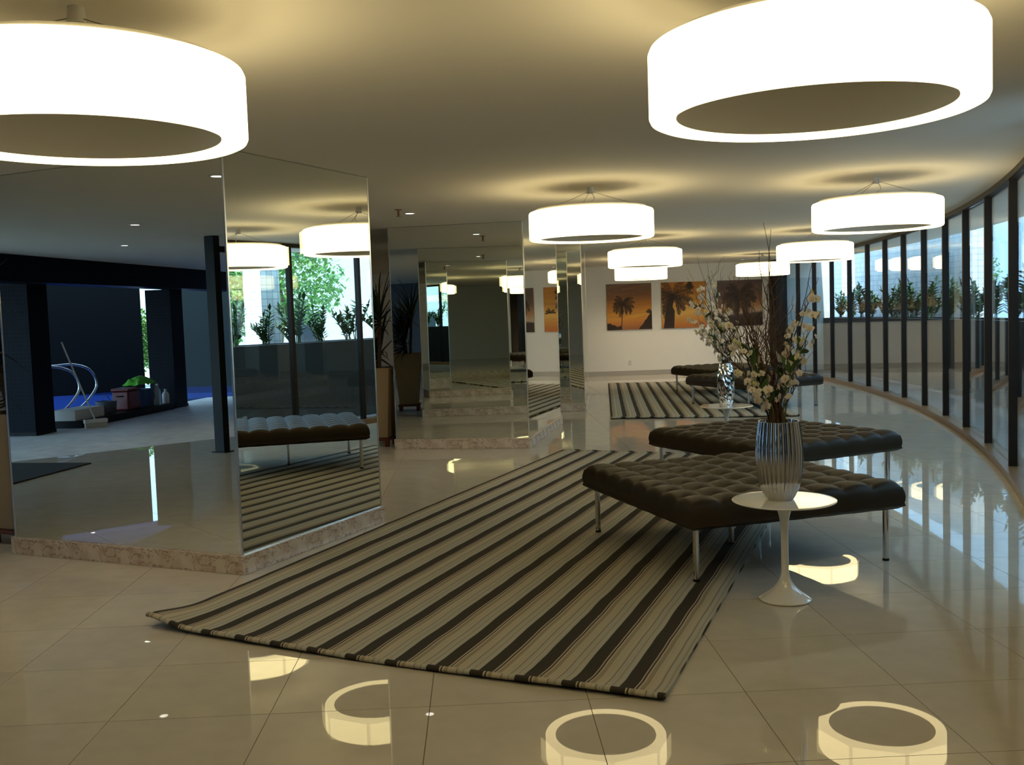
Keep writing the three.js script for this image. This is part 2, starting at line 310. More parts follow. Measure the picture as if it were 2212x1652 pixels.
// ================================================================ PENDANT LAMPS
{
  const R = 0.517, Ri = 0.43, b = 2.102, t = 2.336, hi = 2.118;
  const prof = [[Ri, hi], [Ri + 0.012, b + 0.006], [Ri + 0.03, b], [R - 0.016, b], [R - 0.005, b + 0.005], [R, b + 0.016], [R, t - 0.02], [R - 0.006, t - 0.006], [R - 0.02, t], [R - 0.055, t + 0.002]].map(([x, y]) => new THREE.Vector2(x, y));
  const diff = new THREE.LatheGeometry(prof, 96);
  const inner = new THREE.LatheGeometry([[Ri + 0.004, hi], [Ri - 0.004, hi], [Ri - 0.004, t + 0.02], [Ri + 0.03, t + 0.02], [Ri + 0.03, t - 0.01], [Ri + 0.004, t - 0.01], [Ri + 0.004, hi]].map(([x, y]) => new THREE.Vector2(x, y)), 96);
  const topPlate = new THREE.LatheGeometry([[0.001, t + 0.016], [Ri - 0.004, t + 0.016], [Ri - 0.004, t + 0.022], [0.001, t + 0.022]].map(([x, y]) => new THREE.Vector2(x, y)), 64);
  const rose = new THREE.CylinderGeometry(0.026, 0.03, 0.05, 24).translate(0, CH - 0.025, 0);
  const spots = [
    [-1.358, -3.299, 'large round drum lamp at upper left, cut off by the picture edge'], [0.987, -3.251, 'large round drum lamp at upper right, nearest to the camera'],
    [0.702, -8.416, 'round drum lamp hanging above the middle of the large rug'], [3.064, -8.39, 'round drum lamp hanging beside the curved windows above the benches'],
    [1.921, -14.17, 'small looking drum lamp above the far rug, upper of the overlapping pair on the left'], [4.273, -14.071, 'middle sized drum lamp by the windows, half covering the farthest window side lamp'],
    [2.622, -19.98, 'farthest drum lamp on the left, in front of the first palm picture'], [5.02, -19.932, 'farthest drum lamp on the window side, left of the dark brown post']];
  spots.forEach(([x, z, label], i) => {
    const g = thing('pendant_lamp', label, 'lamp', [x, 0, z], 0, 'round drum pendant lamps');
    part('diffuser', diff, M.lampGlow, g); part('inner_ring', inner, M.lampInner, g); part('top_plate', topPlate, M.lampInner, g); part('ceiling_rose', rose, M.fitting, g);
    for (let k = 0; k < 3; k++) { const a = 2.4 + k * Math.PI * 2 / 3; part('suspension_wire', tube([V(0, CH - 0.03, 0), V(Math.cos(a) * 0.2, (CH - 0.03 + t + 0.02) / 2, Math.sin(a) * 0.2), V(Math.cos(a) * Ri, t + 0.02, Math.sin(a) * Ri)], 0.0018, 4, 5), M.wire, g); }
    part('power_cable', tube([V(0.01, CH - 0.04, 0), V(0.03, CH - 0.1, 0.02), V(-0.01, t + 0.06, 0.03), V(0.02, t + 0.022, 0.02)], 0.003, 12, 6), M.fitting, g);
    for (let k = 0; k < 8; k++) {
      const a = (k + 0.5) / 8 * Math.PI * 2, L = new THREE.RectAreaLight(LAMP_COLOR, LAMP_LIGHT, 0.4, 0.2); L.name = 'lamp_light';
      L.position.set(Math.cos(a) * (R + 0.006), (b + t) / 2, Math.sin(a) * (R + 0.006)); g.add(L); L.rotation.y = Math.atan2(-Math.cos(a), -Math.sin(a));
    }
  });
}
// ---- recessed downlights and sprinklers
{
  const ring = new THREE.LatheGeometry([[0.042, CH - 0.001], [0.042, CH - 0.006], [0.05, CH - 0.008], [0.062, CH - 0.003], [0.062, CH]].map(([x, y]) => new THREE.Vector2(x, y)), 32);
  const lens = new THREE.CylinderGeometry(0.042, 0.042, 0.004, 32).translate(0, CH - 0.003, 0);
  for (const [x, z, label, power = 4] of [
    [-2.71, -5.47, 'small recessed ceiling spot just in front of the nearest mirror column'], [-6.19, -4.70, 'recessed ceiling spot between mirror column and terrace, mirrored under the big lamp', 2],
    [-8.76, -3.84, 'recessed ceiling spot over the edge of the pool terrace', 1.5], [-9.74, -2.23, 'recessed ceiling spot above the paving left of the black post', 1.5],
    [-0.95, -9.98, 'recessed ceiling spot between the first two mirror columns'], [-16.4, -1.9, 'recessed ceiling spot above the pool water'],
    [2.5, -22.0, 'recessed ceiling spot hidden behind the farthest left drum lamp', 8], [3.8, -22.0, 'tiny recessed ceiling spot above the gap between first two palm pictures', 8], [5.1, -22.0, 'tiny recessed ceiling spot above the third palm picture', 8]]) {
    const g = thing('ceiling_spot', label, 'downlight', [x, 0, z], 0, 'recessed ceiling spots');
    part('trim_ring', ring, M.fitting, g); part('lens', lens, M.spotGlow, g);
    const L = new THREE.SpotLight(lin(1, 0.82, 0.56), power, 0, 1.1, 0.8); L.name = 'spot_light'; L.position.set(0, CH - 0.012, 0); L.target.position.set(0, 0, 0); L.castShadow = true; L.shadow.radius = 2; g.add(L, L.target);
  }
  for (const [x, z, label] of [[-1.02, -9.62, 'small brass sprinkler head beside the spot between mirror columns'], [0.3, -17.2, 'small brass sprinkler head beyond the second mirror column']]) {
    const g = thing('sprinkler', label, 'sprinkler', [x, 0, z], 0, 'ceiling sprinklers');
    part('pipe', new THREE.CylinderGeometry(0.012, 0.012, 0.06, 12).translate(0, CH - 0.03, 0), M.kerb, g);
    part('escutcheon', new THREE.CylinderGeometry(0.035, 0.035, 0.006, 20).translate(0, CH - 0.003, 0), M.kerb, g);
    part('deflector', new THREE.CylinderGeometry(0.022, 0.022, 0.004, 16).translate(0, CH - 0.065, 0), M.kerb, g);
  }
}

// ================================================================ RUGS
const rugTex = dataTex(2048, 8, (x) => {
  const k = x / 2048, per = 0.0782, f = ((k + 0.012) % per) / per, n = Math.floor((k + 0.012) / per);
  const cream = [190, 181, 158], pale = [182, 180, 166], tan = [158, 146, 122], dark = [52, 48, 34], brown = [70, 50, 40], grey = [134, 124, 108];
  const seq = [[0.30, dark], [0.335, cream], [0.37, brown], [0.41, cream], [0.5, tan], [0.7, cream], [0.725, grey], [0.85, pale], [0.875, tan], [1.01, pale]];
  let c = cream; for (const [e, col] of seq) if (f < e) { c = col; break; }
  if (f < 0.30 && f > 0.12) c = mix3(dark, [58, 46, 36], 0.6);
  const j = 1 + 0.06 * noise.noise(x / 3.1, 0.5, 2); return [c[0] * j, c[1] * j, c[2] * j];
});
const weave = dataTex(256, 256, (x, y) => { const v = 128 + 60 * Math.sin(x * Math.PI / 4) * Math.sin(y * Math.PI / 4) + 50 * noise.noise(x / 5, y / 5, 1); return [v, v, v]; }, false);
weave.repeat.set(30, 60);
const rugMat = std({ map: rugTex, roughness: 0.95, bumpMap: weave, bumpScale: 0.002 });
const rugQuads = [];
const onRug = (x, z) => rugQuads.some((q) => q.every((a, i) => { const b = q[(i + 1) % 4]; return (b[0] - a[0]) * (z - a[1]) - (b[1] - a[1]) * (x - a[0]) < 0; }));
function rug(NL, NR, FL, FR, label, seed, curl) {
  rugQuads.push([NL, NR, FR, FL]);
  const g = thing('striped_rug', label, 'rug', [(NL[0] + FR[0]) / 2, 0, (NL[1] + FR[1]) / 2], 0);
  const nu = 70, nv = 150, c = [g.position.x, g.position.z], H = 0.013;
  const wob = (u, v) => 0.0011 * fbm(u * 14 + seed, v * 26, seed, 3);
  const lift = (u, v) => 0.003 + 0.006 * clamp(fbm(u * 7 + seed, v * 16, seed + 3, 3) + 0.15) + curl * Math.exp(-((u / 0.06) ** 2) - ((v / 0.035) ** 2)) + 0.010 * Math.exp(-((v / 0.012) ** 2)) * (0.5 + 0.5 * Math.sin(u * 9));
  const xz = (u, v) => { u += (v > 0.985 || v < 0.015 ? 0 : 0.0012 * noise.noise(v * 22, u * 3, seed)); const bow = -0.05 * Math.sin(Math.PI * u) * (1 - v) * (curl > 0 ? 1 : 0.3); const a = [NL[0] + (NR[0] - NL[0]) * u, NL[1] + (NR[1] - NL[1]) * u], b = [FL[0] + (FR[0] - FL[0]) * u, FL[1] + (FR[1] - FL[1]) * u]; return [a[0] + (b[0] - a[0]) * v - c[0] - bow * 0.2, a[1] + (b[1] - a[1]) * v - c[1] - bow]; };
  const pos = [], uv = [], idx = [];
  const ring = (u, v, y) => { const [x, z] = xz(u, v); pos.push(x, y, z); uv.push(u + wob(u, v) * 2.2, v); };
  for (let j = 0; j <= nv; j++) for (let i = 0; i <= nu; i++) ring(i / nu, j / nv, H + lift(i / nu, j / nv));
  for (let j = 0; j < nv; j++) for (let i = 0; i < nu; i++) { const a = j * (nu + 1) + i, b = a + 1, d = a + nu + 1, e = d + 1; idx.push(a, b, d, b, e, d); }
  const edge = [];
  for (let i = 0; i <= nu; i++) edge.push([i / nu, 0]); for (let j = 1; j <= nv; j++) edge.push([1, j / nv]); for (let i = nu - 1; i >= 0; i--) edge.push([i / nu, 1]); for (let j = nv - 1; j >= 0; j--) edge.push([0, j / nv]);
  const base = pos.length / 3;
  for (const [u, v] of edge) { ring(u, v, H + lift(u, v)); ring(u, v, Math.max(0.0005, lift(u, v) - 0.006)); }
  for (let k = 0; k + 1 < edge.length; k++) { const a = base + 2 * k; idx.push(a, a + 1, a + 2, a + 1, a + 3, a + 2); }
  const geo = new THREE.BufferGeometry(); geo.setAttribute('position', new THREE.Float32BufferAttribute(pos, 3)); geo.setAttribute('uv', new THREE.Float32BufferAttribute(uv, 2)); geo.setIndex(idx); geo.computeVertexNormals();
  part('woven_cloth', geo, rugMat, g);
  for (const v0 of [0, 1]) {      // rolled hems across both ends, the stripes shifted a little against the cloth
    const hp = [], hu = [], hi = [], nr = 10;
    for (let i = 0; i <= nu * 2; i++) { const u = i / (nu * 2), [x, z] = xz(u, v0), y = lift(u, v0) + 0.009; const d = v0 ? 1 : -1; for (let k = 0; k <= nr; k++) { const a = k / nr * Math.PI * 2, r = 0.0125; const dx = (FL[0] - NL[0]), dz = (FL[1] - NL[1]), l = Math.hypot(dx, dz); hp.push(x + dx / l * Math.cos(a) * r * 1.5 + d * dx / l * 0.012, Math.max(0.0004, y + Math.sin(a) * r * 0.9), z + dz / l * Math.cos(a) * r * 1.5 + d * dz / l * 0.012); hu.push(u + 0.010, v0); } }
    for (let i = 0; i < nu * 2; i++) for (let k = 0; k < nr; k++) { const a = i * (nr + 1) + k, b = a + 1, d = a + nr + 1, e = d + 1; hi.push(a, b, d, b, e, d); }
    const hg = new THREE.BufferGeometry(); hg.setAttribute('position', new THREE.Float32BufferAttribute(hp, 3)); hg.setAttribute('uv', new THREE.Float32BufferAttribute(hu, 2)); hg.setIndex(hi); hg.computeVertexNormals();
    part('hem', hg, rugMat, g);
  }
}
rug([-1.86, -4.97], [0.55, -3.78], [0.52, -10.85], [2.85, -9.72], 'large flat-woven striped rug in the foreground with a curled corner', 3, 0.045);
rug([1.36, -13.96], [3.86, -13.5], [1.98, -20.7], [4.5, -20.3], 'far striped rug in front of the white end wall', 11, 0.0);

// ================================================================ TUFTED BENCHES
{
  const L = 1.35, D = 1.53, H = 0.46, T = 0.135, nx = 7, nz = 8, seg = 10;
  const NX = nx * seg, NZ = nz * seg, pos = [], idx = [];
  const hgt = (u, v) => { const a = Math.abs(Math.sin(Math.PI * u * nx)), b = Math.abs(Math.sin(Math.PI * v * nz)); const e = Math.min(u, 1 - u, v, 1 - v); return H - 0.028 + 0.022 * Math.pow(a * b, 0.5) + 0.010 * Math.max(a, b) - 0.012 * Math.exp(-(e / 0.006)); };
  for (let j = 0; j <= NZ; j++) for (let i = 0; i <= NX; i++) { const u = i / NX, v = j / NZ; pos.push((u - 0.5) * L, hgt(u, v), (v - 0.5) * D); }
  for (let j = 0; j < NZ; j++) for (let i = 0; i < NX; i++) { const a = j * (NX + 1) + i, b = a + 1, d = a + NX + 1, e = d + 1; idx.push(a, d, b, b, d, e); }
  const rim = []; for (let i = 0; i < NX; i++) rim.push([i / NX, 0]); for (let j = 0; j < NZ; j++) rim.push([1, j / NZ]); for (let i = NX; i > 0; i--) rim.push([i / NX, 1]); for (let j = NZ; j > 0; j--) rim.push([0, j / NZ]);
  const base = pos.length / 3, rows = 7;
  for (let r = 0; r <= rows; r++) { const t = r / rows; rim.forEach(([u, v]) => {
    const along = (u === 0 || u === 1) ? v * nz : u * nx, sc = Math.abs(Math.sin(Math.PI * along)), out = 0.012 * Math.sin(Math.PI * clamp(t * 1.1)) + (t > 0.85 ? 0.010 : 0) - (r === rows ? 0.03 : 0);
    let x = (u - 0.5) * L, z = (v - 0.5) * D; x += (u === 0 ? -1 : u === 1 ? 1 : 0) * out; z += (v === 0 ? -1 : v === 1 ? 1 : 0) * out;
    const y0 = hgt(u, v); pos.push(x, y0 - t * (T - 0.01) - (t > 0.7 ? 0.012 * sc * (t - 0.7) / 0.3 : 0), z); }); }
  const n = rim.length;
  for (let r = 0; r < rows; r++) for (let k = 0; k < n; k++) { const a = base + r * n + k, b = base + r * n + (k + 1) % n, d = a + n, e = b + n; idx.push(a, b, d, b, e, d); }
  const cen = pos.length / 3; pos.push(0, H - T - 0.01, 0);
  for (let k = 0; k < n; k++) idx.push(base + rows * n + k, base + rows * n + (k + 1) % n, cen);
  const cushion = new THREE.BufferGeometry(); cushion.setAttribute('position', new THREE.Float32BufferAttribute(pos, 3)); cushion.setIndex(idx);
  const uvs = []; for (let i = 0; i < pos.length; i += 3) uvs.push(pos[i] + pos[i + 1], pos[i + 2] + pos[i + 1]); cushion.setAttribute('uv', new THREE.Float32BufferAttribute(uvs, 2));
  const cush = toCreasedNormals(cushion, 0.9);
  const button = new THREE.SphereGeometry(0.011, 8, 5).scale(1, 0.5, 1);
  const leg = new THREE.CylinderGeometry(0.017, 0.017, 0.3, 16).translate(0, 0.164, 0), foot = new THREE.CylinderGeometry(0.019, 0.019, 0.014, 16).translate(0, 0.007, 0);
  const bar = mergeGeometries([box(L - 0.12, 0.03, 0.03, 0, 0.312, D / 2 - 0.09), box(L - 0.12, 0.03, 0.03, 0, 0.312, -D / 2 + 0.09), box(0.03, 0.03, D - 0.16, L / 2 - 0.075, 0.312, 0), box(0.03, 0.03, D - 0.16, -L / 2 + 0.075, 0.312, 0), box(0.03, 0.03, D - 0.18, 0, 0.312, 0)]);
  function bench(x, z, deg, label, y = 0) {
    const g = thing('tufted_bench', label, 'bench', [x, y, z], THREE.MathUtils.degToRad(deg), 'square tufted leather benches');
    part('cushion', cush, M.leather, g);
    for (let i = 1; i < nx; i++) for (let j = 1; j < nz; j++) { const m = part('button', button, M.leather, g); m.position.set((i / nx - 0.5) * L, H - 0.029, (j / nz - 0.5) * D); }
    part('frame', bar, M.black, g);
    for (const [a, b] of [[1, 1], [1, -1], [-1, 1], [-1, -1], [0, 0]]) { const m = part('leg', leg, M.chrome, g); const lx = a * (L / 2 - 0.06), lz = b * (D / 2 - 0.075), t = THREE.MathUtils.degToRad(deg), wx = x + lx * Math.cos(t) + lz * Math.sin(t), wz = z - lx * Math.sin(t) + lz * Math.cos(t); m.position.set(lx, onRug(wx, wz) ? 0 : -y, lz); part('foot', foot, M.black, m); }
  }
  bench(1.345, -6.235, 17.7, 'nearest tufted dark leather bench behind the white table, one leg on the bare floor', 0.016);
  bench(2.14, -8.36, 26.5, 'second tufted dark leather bench, right behind the nearest one', 0.016);
  bench(3.66, -15.25, 24.5, 'tufted dark leather bench standing on the near part of the far rug', 0.016);
  bench(3.80, -17.75, 19, 'farthest tufted dark leather bench, near the white end wall', 0.016);
}

// ================================================================ TULIP SIDE TABLES
{
  const lp = (a) => a.map(([x, y]) => new THREE.Vector2(x, y));
  const top = new THREE.LatheGeometry(lp([[0.001, 0.497], [0.06, 0.497], [0.2, 0.499], [0.25, 0.508], [0.259, 0.513], [0.26, 0.5155], [0.257, 0.517], [0.24, 0.517], [0.001, 0.517]]), 96);
  const ped = []; for (let i = 0; i <= 44; i++) { const t = i / 44, y = 0.012 + t * 0.486; const r = 0.019 + 0.112 * Math.pow(1 - clamp((y - 0.012) / 0.16), 2.6) + 0.034 * Math.pow(clamp((y - 0.34) / 0.16), 2.6); ped.push([r, y]); }
  ped.unshift([0.001, 0], [0.125, 0], [0.131, 0.005]); ped.push([0.001, 0.498]);
  const pedestal = new THREE.LatheGeometry(lp(ped), 64);
  for (const [x, z, label, y = 0] of [[1.36, -5.05, 'white tulip side table in the foreground carrying the silver ribbed vase'], [2.1, -9.85, 'white tulip side table behind the second bench carrying the mosaic vase', 0.018]]) {
    const g = thing('tulip_table', label, 'side table', [x, y, z], 0, 'white tulip side tables'); part('table_top', top, M.whiteGloss, g); part('pedestal', pedestal, M.whiteGloss, g);
  }
}
// ================================================================ VASES
{
  const profile = (pts, n) => { const c = new THREE.SplineCurve(pts.map(([x, y]) => new THREE.Vector2(x, y))); return c.getPoints(n); };
  // ribbed silver vase
  const out = profile([[0.058, 0], [0.07, 0.006], [0.098, 0.07], [0.113, 0.16], [0.1165, 0.24], [0.111, 0.32], [0.102, 0.385], [0.1, 0.4]], 48);
  const full = [new THREE.Vector2(0.0005, 0), ...out, new THREE.Vector2(0.092, 0.4), new THREE.Vector2(0.09, 0.3), new THREE.Vector2(0.0005, 0.29)];
  const g1 = new THREE.LatheGeometry(full, 288), p = g1.attributes.position;
  for (let i = 0; i < p.count; i++) { const x = p.getX(i), y = p.getY(i), z = p.getZ(i), r = Math.hypot(x, z), a = Math.atan2(z, x); if (r > 0.05 && !(y > 0.285 && r < 0.0935)) { const s = Math.pow(Math.abs(Math.sin(a * 14)), 0.8), k = 1 + (0.075 * s - 0.05) * clamp(y / 0.06); p.setXYZ(i, x * k, y, z * k); } }
  g1.computeVertexNormals();
  const v1 = thing('ribbed_vase', 'tall silver vase with vertical ribs on the front white table', 'vase', [1.345, 0.517, -5.07]); part('body', g1, M.silver, v1);
  // mirror mosaic vase
  const r = rngOf(5), o2 = profile([[0.05, 0], [0.062, 0.04], [0.078, 0.14], [0.084, 0.24], [0.076, 0.34], [0.06, 0.4], [0.056, 0.42]], 26);
  const g2 = new THREE.LatheGeometry([new THREE.Vector2(0.0005, 0), ...o2, new THREE.Vector2(0.05, 0.42), new THREE.Vector2(0.05, 0.33), new THREE.Vector2(0.0005, 0.32)], 36), q = g2.attributes.position, jit = new Map();
  for (let i = 0; i < q.count; i++) { const y = q.getY(i), x = q.getX(i), z = q.getZ(i), key = x.toFixed(3) + y.toFixed(3) + z.toFixed(3); if (!jit.has(key)) jit.set(key, (r() - 0.5) * 0.10); if (Math.hypot(x, z) > 0.051 && y < 0.41 && y > 0.005) { const k = 1 + jit.get(key); q.setXYZ(i, x * k, y, z * k); } }
  const v2 = thing('mosaic_vase', 'sparkling mirror mosaic vase on the white table behind the second bench', 'vase', [2.1, 0.535, -9.85]); part('body', metricUV(g2), M.mosaic, v2);
}
// ================================================================ FLOWER ARRANGEMENTS
const orchid = (() => {
  const pos = [], col = [], idx = [];
  function petal(ang, len, wid, tilt, c0, c1, cup) {
    const n = 5, base = pos.length / 3, ca = Math.cos(ang), sa = Math.sin(ang);
    for (let i = 0; i <= n; i++) { const t = i / n, w = wid * Math.sin(Math.PI * Math.pow(clamp(t * 0.93 + 0.05), 0.75)), r = 0.003 + t * len, z = tilt * t * len - cup * t * t * len; for (const s of [-1, 0, 1]) { const x = ca * r - sa * s * w, y = sa * r + ca * s * w; pos.push(x, y, z - Math.abs(s) * cup * 0.15 * len); const c = mix3(c0, c1, clamp(t * 1.8)); col.push(...c); } }
    for (let i = 0; i < n; i++) for (let s = 0; s < 2; s++) { const a = base + i * 3 + s, b = a + 1, d = a + 3, e = d + 1; idx.push(a, b, d, b, e, d); }
  }
  const wht = [0.80, 0.76, 0.70], th = [0.72, 0.66, 0.50];
  petal(0.15, 0.034, 0.021, 0.1, th, wht, 0.25); petal(Math.PI - 0.15, 0.034, 0.021, 0.1, th, wht, 0.25);
  for (const a of [Math.PI / 2, -2.35, -0.79]) petal(a, 0.031, 0.0125, -0.05, th, wht, 0.15);
  petal(-Math.PI / 2, 0.016, 0.008, 0.9, [0.55, 0.34, 0.1], [0.65, 0.45, 0.4], 0.1);
  const g = new THREE.BufferGeometry(); g.setAttribute('position', new THREE.Float32BufferAttribute(pos, 3)); g.setAttribute('color', new THREE.Float32BufferAttribute(col, 3)); g.setIndex(idx); g.computeVertexNormals(); return g;
})();
const budGeo = new THREE.SphereGeometry(0.008, 8, 6).scale(1, 1.4, 1);
const smallLeaf = (() => { const g = new THREE.PlaneGeometry(0.026, 0.075, 2, 4), p = g.attributes.position; for (let i = 0; i < p.count; i++) { const t = (p.getY(i) + 0.0375) / 0.075; p.setX(i, p.getX(i) * Math.sin(Math.PI * clamp(t * 0.94 + 0.04))); p.setZ(i, -0.02 * t * t + Math.abs(p.getX(i)) * 0.4); p.setY(i, p.getY(i) + 0.0375); } g.computeVertexNormals(); return g; })();
function arrangement(at, y0, seed, label, twigTips, sprays, size = 1) {
  const r = rngOf(seed), g = thing('flower_arrangement', label, 'flowers', [at[0], y0, at[1]]);
  function curly(tip, wav, r0) {
    const pts = [V((r() - 0.5) * 0.07, -0.06, (r() - 0.5) * 0.07)], n = 12, ph = r() * 6, ph2 = r() * 6;
    for (let i = 1; i <= n; i++) { const t = i / n, b = Math.pow(t, 1.25), w = wav * (0.3 + 0.7 * t) * Math.sin(Math.PI * Math.min(1, t * 1.3) * 0.8 + 0.2); pts.push(V(pts[0].x + tip[0] * (0.45 * t + 0.55 * b) + w * Math.sin(t * 15 + ph), tip[1] * t, pts[0].z + tip[2] * (0.45 * t + 0.55 * b) + w * Math.cos(t * 13 + ph2))); }
    return pts;
  }
  const taper = (pts, r0, r1, seg = 44) => { const c = new THREE.CatmullRomCurve3(pts), t = new THREE.TubeGeometry(c, seg, 1, 5), P = t.attributes.position; for (let i = 0; i <= seg; i++) { const q = c.getPointAt(i / seg), k = r0 + (r1 - r0) * i / seg; for (let j = 0; j <= 5; j++) { const m = i * 6 + j; P.setXYZ(m, q.x + (P.getX(m) - q.x) * k, q.y + (P.getY(m) - q.y) * k, q.z + (P.getZ(m) - q.z) * k); } } t.computeVertexNormals(); return t; };
  for (const tip of twigTips) {
    const pts = curly(tip, 0.022 * size, 0.004), tw = part('willow_twig', taper(pts, 0.0052, 0.0012), M.twig, g), c = new THREE.CatmullRomCurve3(pts);
    for (let k = 0; k < 3; k++) {
      const s = 0.35 + r() * 0.5, o = c.getPointAt(s), d = V((r() - 0.5) * 0.5, 0.25 + r() * 0.4, (r() - 0.5) * 0.5).multiplyScalar(0.45 * size), sp = [o];
      for (let i = 1; i <= 6; i++) sp.push(o.clone().addScaledVector(d, i / 6).add(V(0.016 * Math.sin(i * 1.9 + k), 0, 0.016 * Math.cos(i * 2.1 + k))));
      part('side_twig', taper(sp, 0.0022, 0.0008, 18), M.twig, tw);
    }
  }
  for (let [tip, nf] of sprays) {
    const pts = [V((r() - 0.5) * 0.05, -0.05, (r() - 0.5) * 0.05)]; for (let i = 1; i <= 6; i++) { const t = i / 6; pts.push(V(pts[0].x + tip[0] * Math.pow(t, 1.4), tip[1] * (1.15 * t - 0.15 * t * t * t), pts[0].z + tip[2] * Math.pow(t, 1.4))); }
    const st = part('orchid_stem', taper(pts, 0.0035, 0.0018, 24), M.stem, g), c = new THREE.CatmullRomCurve3(pts);
    nf = Math.round(nf * 1.6);
    for (let k = 0; k < nf; k++) {
      const s = 0.36 + 0.62 * k / nf, o = c.getPointAt(s), a = r() * 6.28, m = part('orchid_flower', orchid, M.petal, st), sc = size * (0.48 + r() * 0.3);
      const off = 0.02 + r() * 0.045 * size; m.position.set(o.x + Math.cos(a) * off, o.y + (r() - 0.5) * 0.05, o.z + Math.sin(a) * off); m.rotation.set((r() - 0.5) * 1.1 - 0.2, Math.PI / 2 - a + (r() - 0.5) * 0.8, (r() - 0.5) * 0.7); m.scale.setScalar(sc);
    }
    for (let k = 0; k < 3; k++) { const o = c.getPointAt(0.97 - 0.02 * k), b = part('bud', budGeo, M.bud, st); b.position.set(o.x + (r() - 0.5) * 0.03, o.y + 0.01, o.z + (r() - 0.5) * 0.03); }
    for (let k = 0; k < 4; k++) { const o = c.getPointAt(0.3 + r() * 0.45), b = part('leaf', smallLeaf, M.leaf, st); b.position.copy(o); b.rotation.set(r() * 1.2 - 0.4, r() * 6.28, (r() - 0.5) * 1.6); b.scale.setScalar(0.8 + r() * 0.6); }
  }
  return g;
}
{
  const r = rngOf(77), tw = [[-0.05, 1.0, 0.02], [0.0, 0.97, -0.05], [-0.09, 0.86, 0.08], [0.20, 0.80, 0.05], [0.24, 0.72, -0.08], [0.17, 0.66, -0.12], [-0.22, 0.74, 0.05], [-0.26, 0.66, -0.06], [-0.31, 0.58, 0.02]];
  for (let i = 0; i < 22; i++) tw.push([-0.36 + r() * 0.42, 0.36 + r() * 0.36, (r() - 0.5) * 0.3]);
  for (let i = 0; i < 5; i++) tw.push([0.06 + r() * 0.16, 0.3 + r() * 0.3, (r() - 0.5) * 0.25]);
  arrangement([1.345, -5.07], 0.915, 21, 'tall curly willow twigs and white orchids in the silver ribbed vase', tw,
    [[[0.20, 0.66, 0.06], 13], [[0.16, 0.55, 0.12], 11], [[0.10, 0.42, 0.1], 8], [[-0.22, 0.42, 0.08], 10], [[-0.26, 0.26, 0.1], 8], [[-0.14, 0.2, 0.12], 7], [[-0.30, 0.5, 0.0], 10], [[0.04, 0.34, 0.14], 7]]);
}
{
  const r = rngOf(99), tw = [[-0.26, 1.06, 0.0], [-0.37, 0.86, 0.05], [-0.17, 1.0, 0.05], [-0.1, 0.92, -0.05], [0.0, 0.86, 0.06], [-0.05, 0.74, -0.1], [0.22, 0.85, 0.0]];
  for (let i = 0; i < 8; i++) tw.push([-0.3 + r() * 0.6, 0.4 + r() * 0.4, (r() - 0.5) * 0.4]);
  arrangement([2.1, -9.85], 0.943, 33, 'white orchid sprays and twigs in the mirror mosaic vase', tw,
    [[[-0.26, 0.78, 0.0], 16], [[-0.2, 0.62, 0.08], 14], [[-0.32, 0.34, 0.05], 12], [[-0.2, 0.28, 0.12], 10], [[-0.08, 0.5, 0.1], 12], [[0.06, 0.55, 0.08], 12], [[0.14, 0.42, 0.02], 10], [[-0.1, 0.2, 0.14], 9], [[0.1, 0.24, 0.12], 8], [[-0.13, 0.88, -0.03], 12], [[-0.3, 0.62, 0.05], 14], [[-0.34, 0.46, 0.08], 12], [[-0.16, 0.42, 0.1], 12]], 1.2);
}

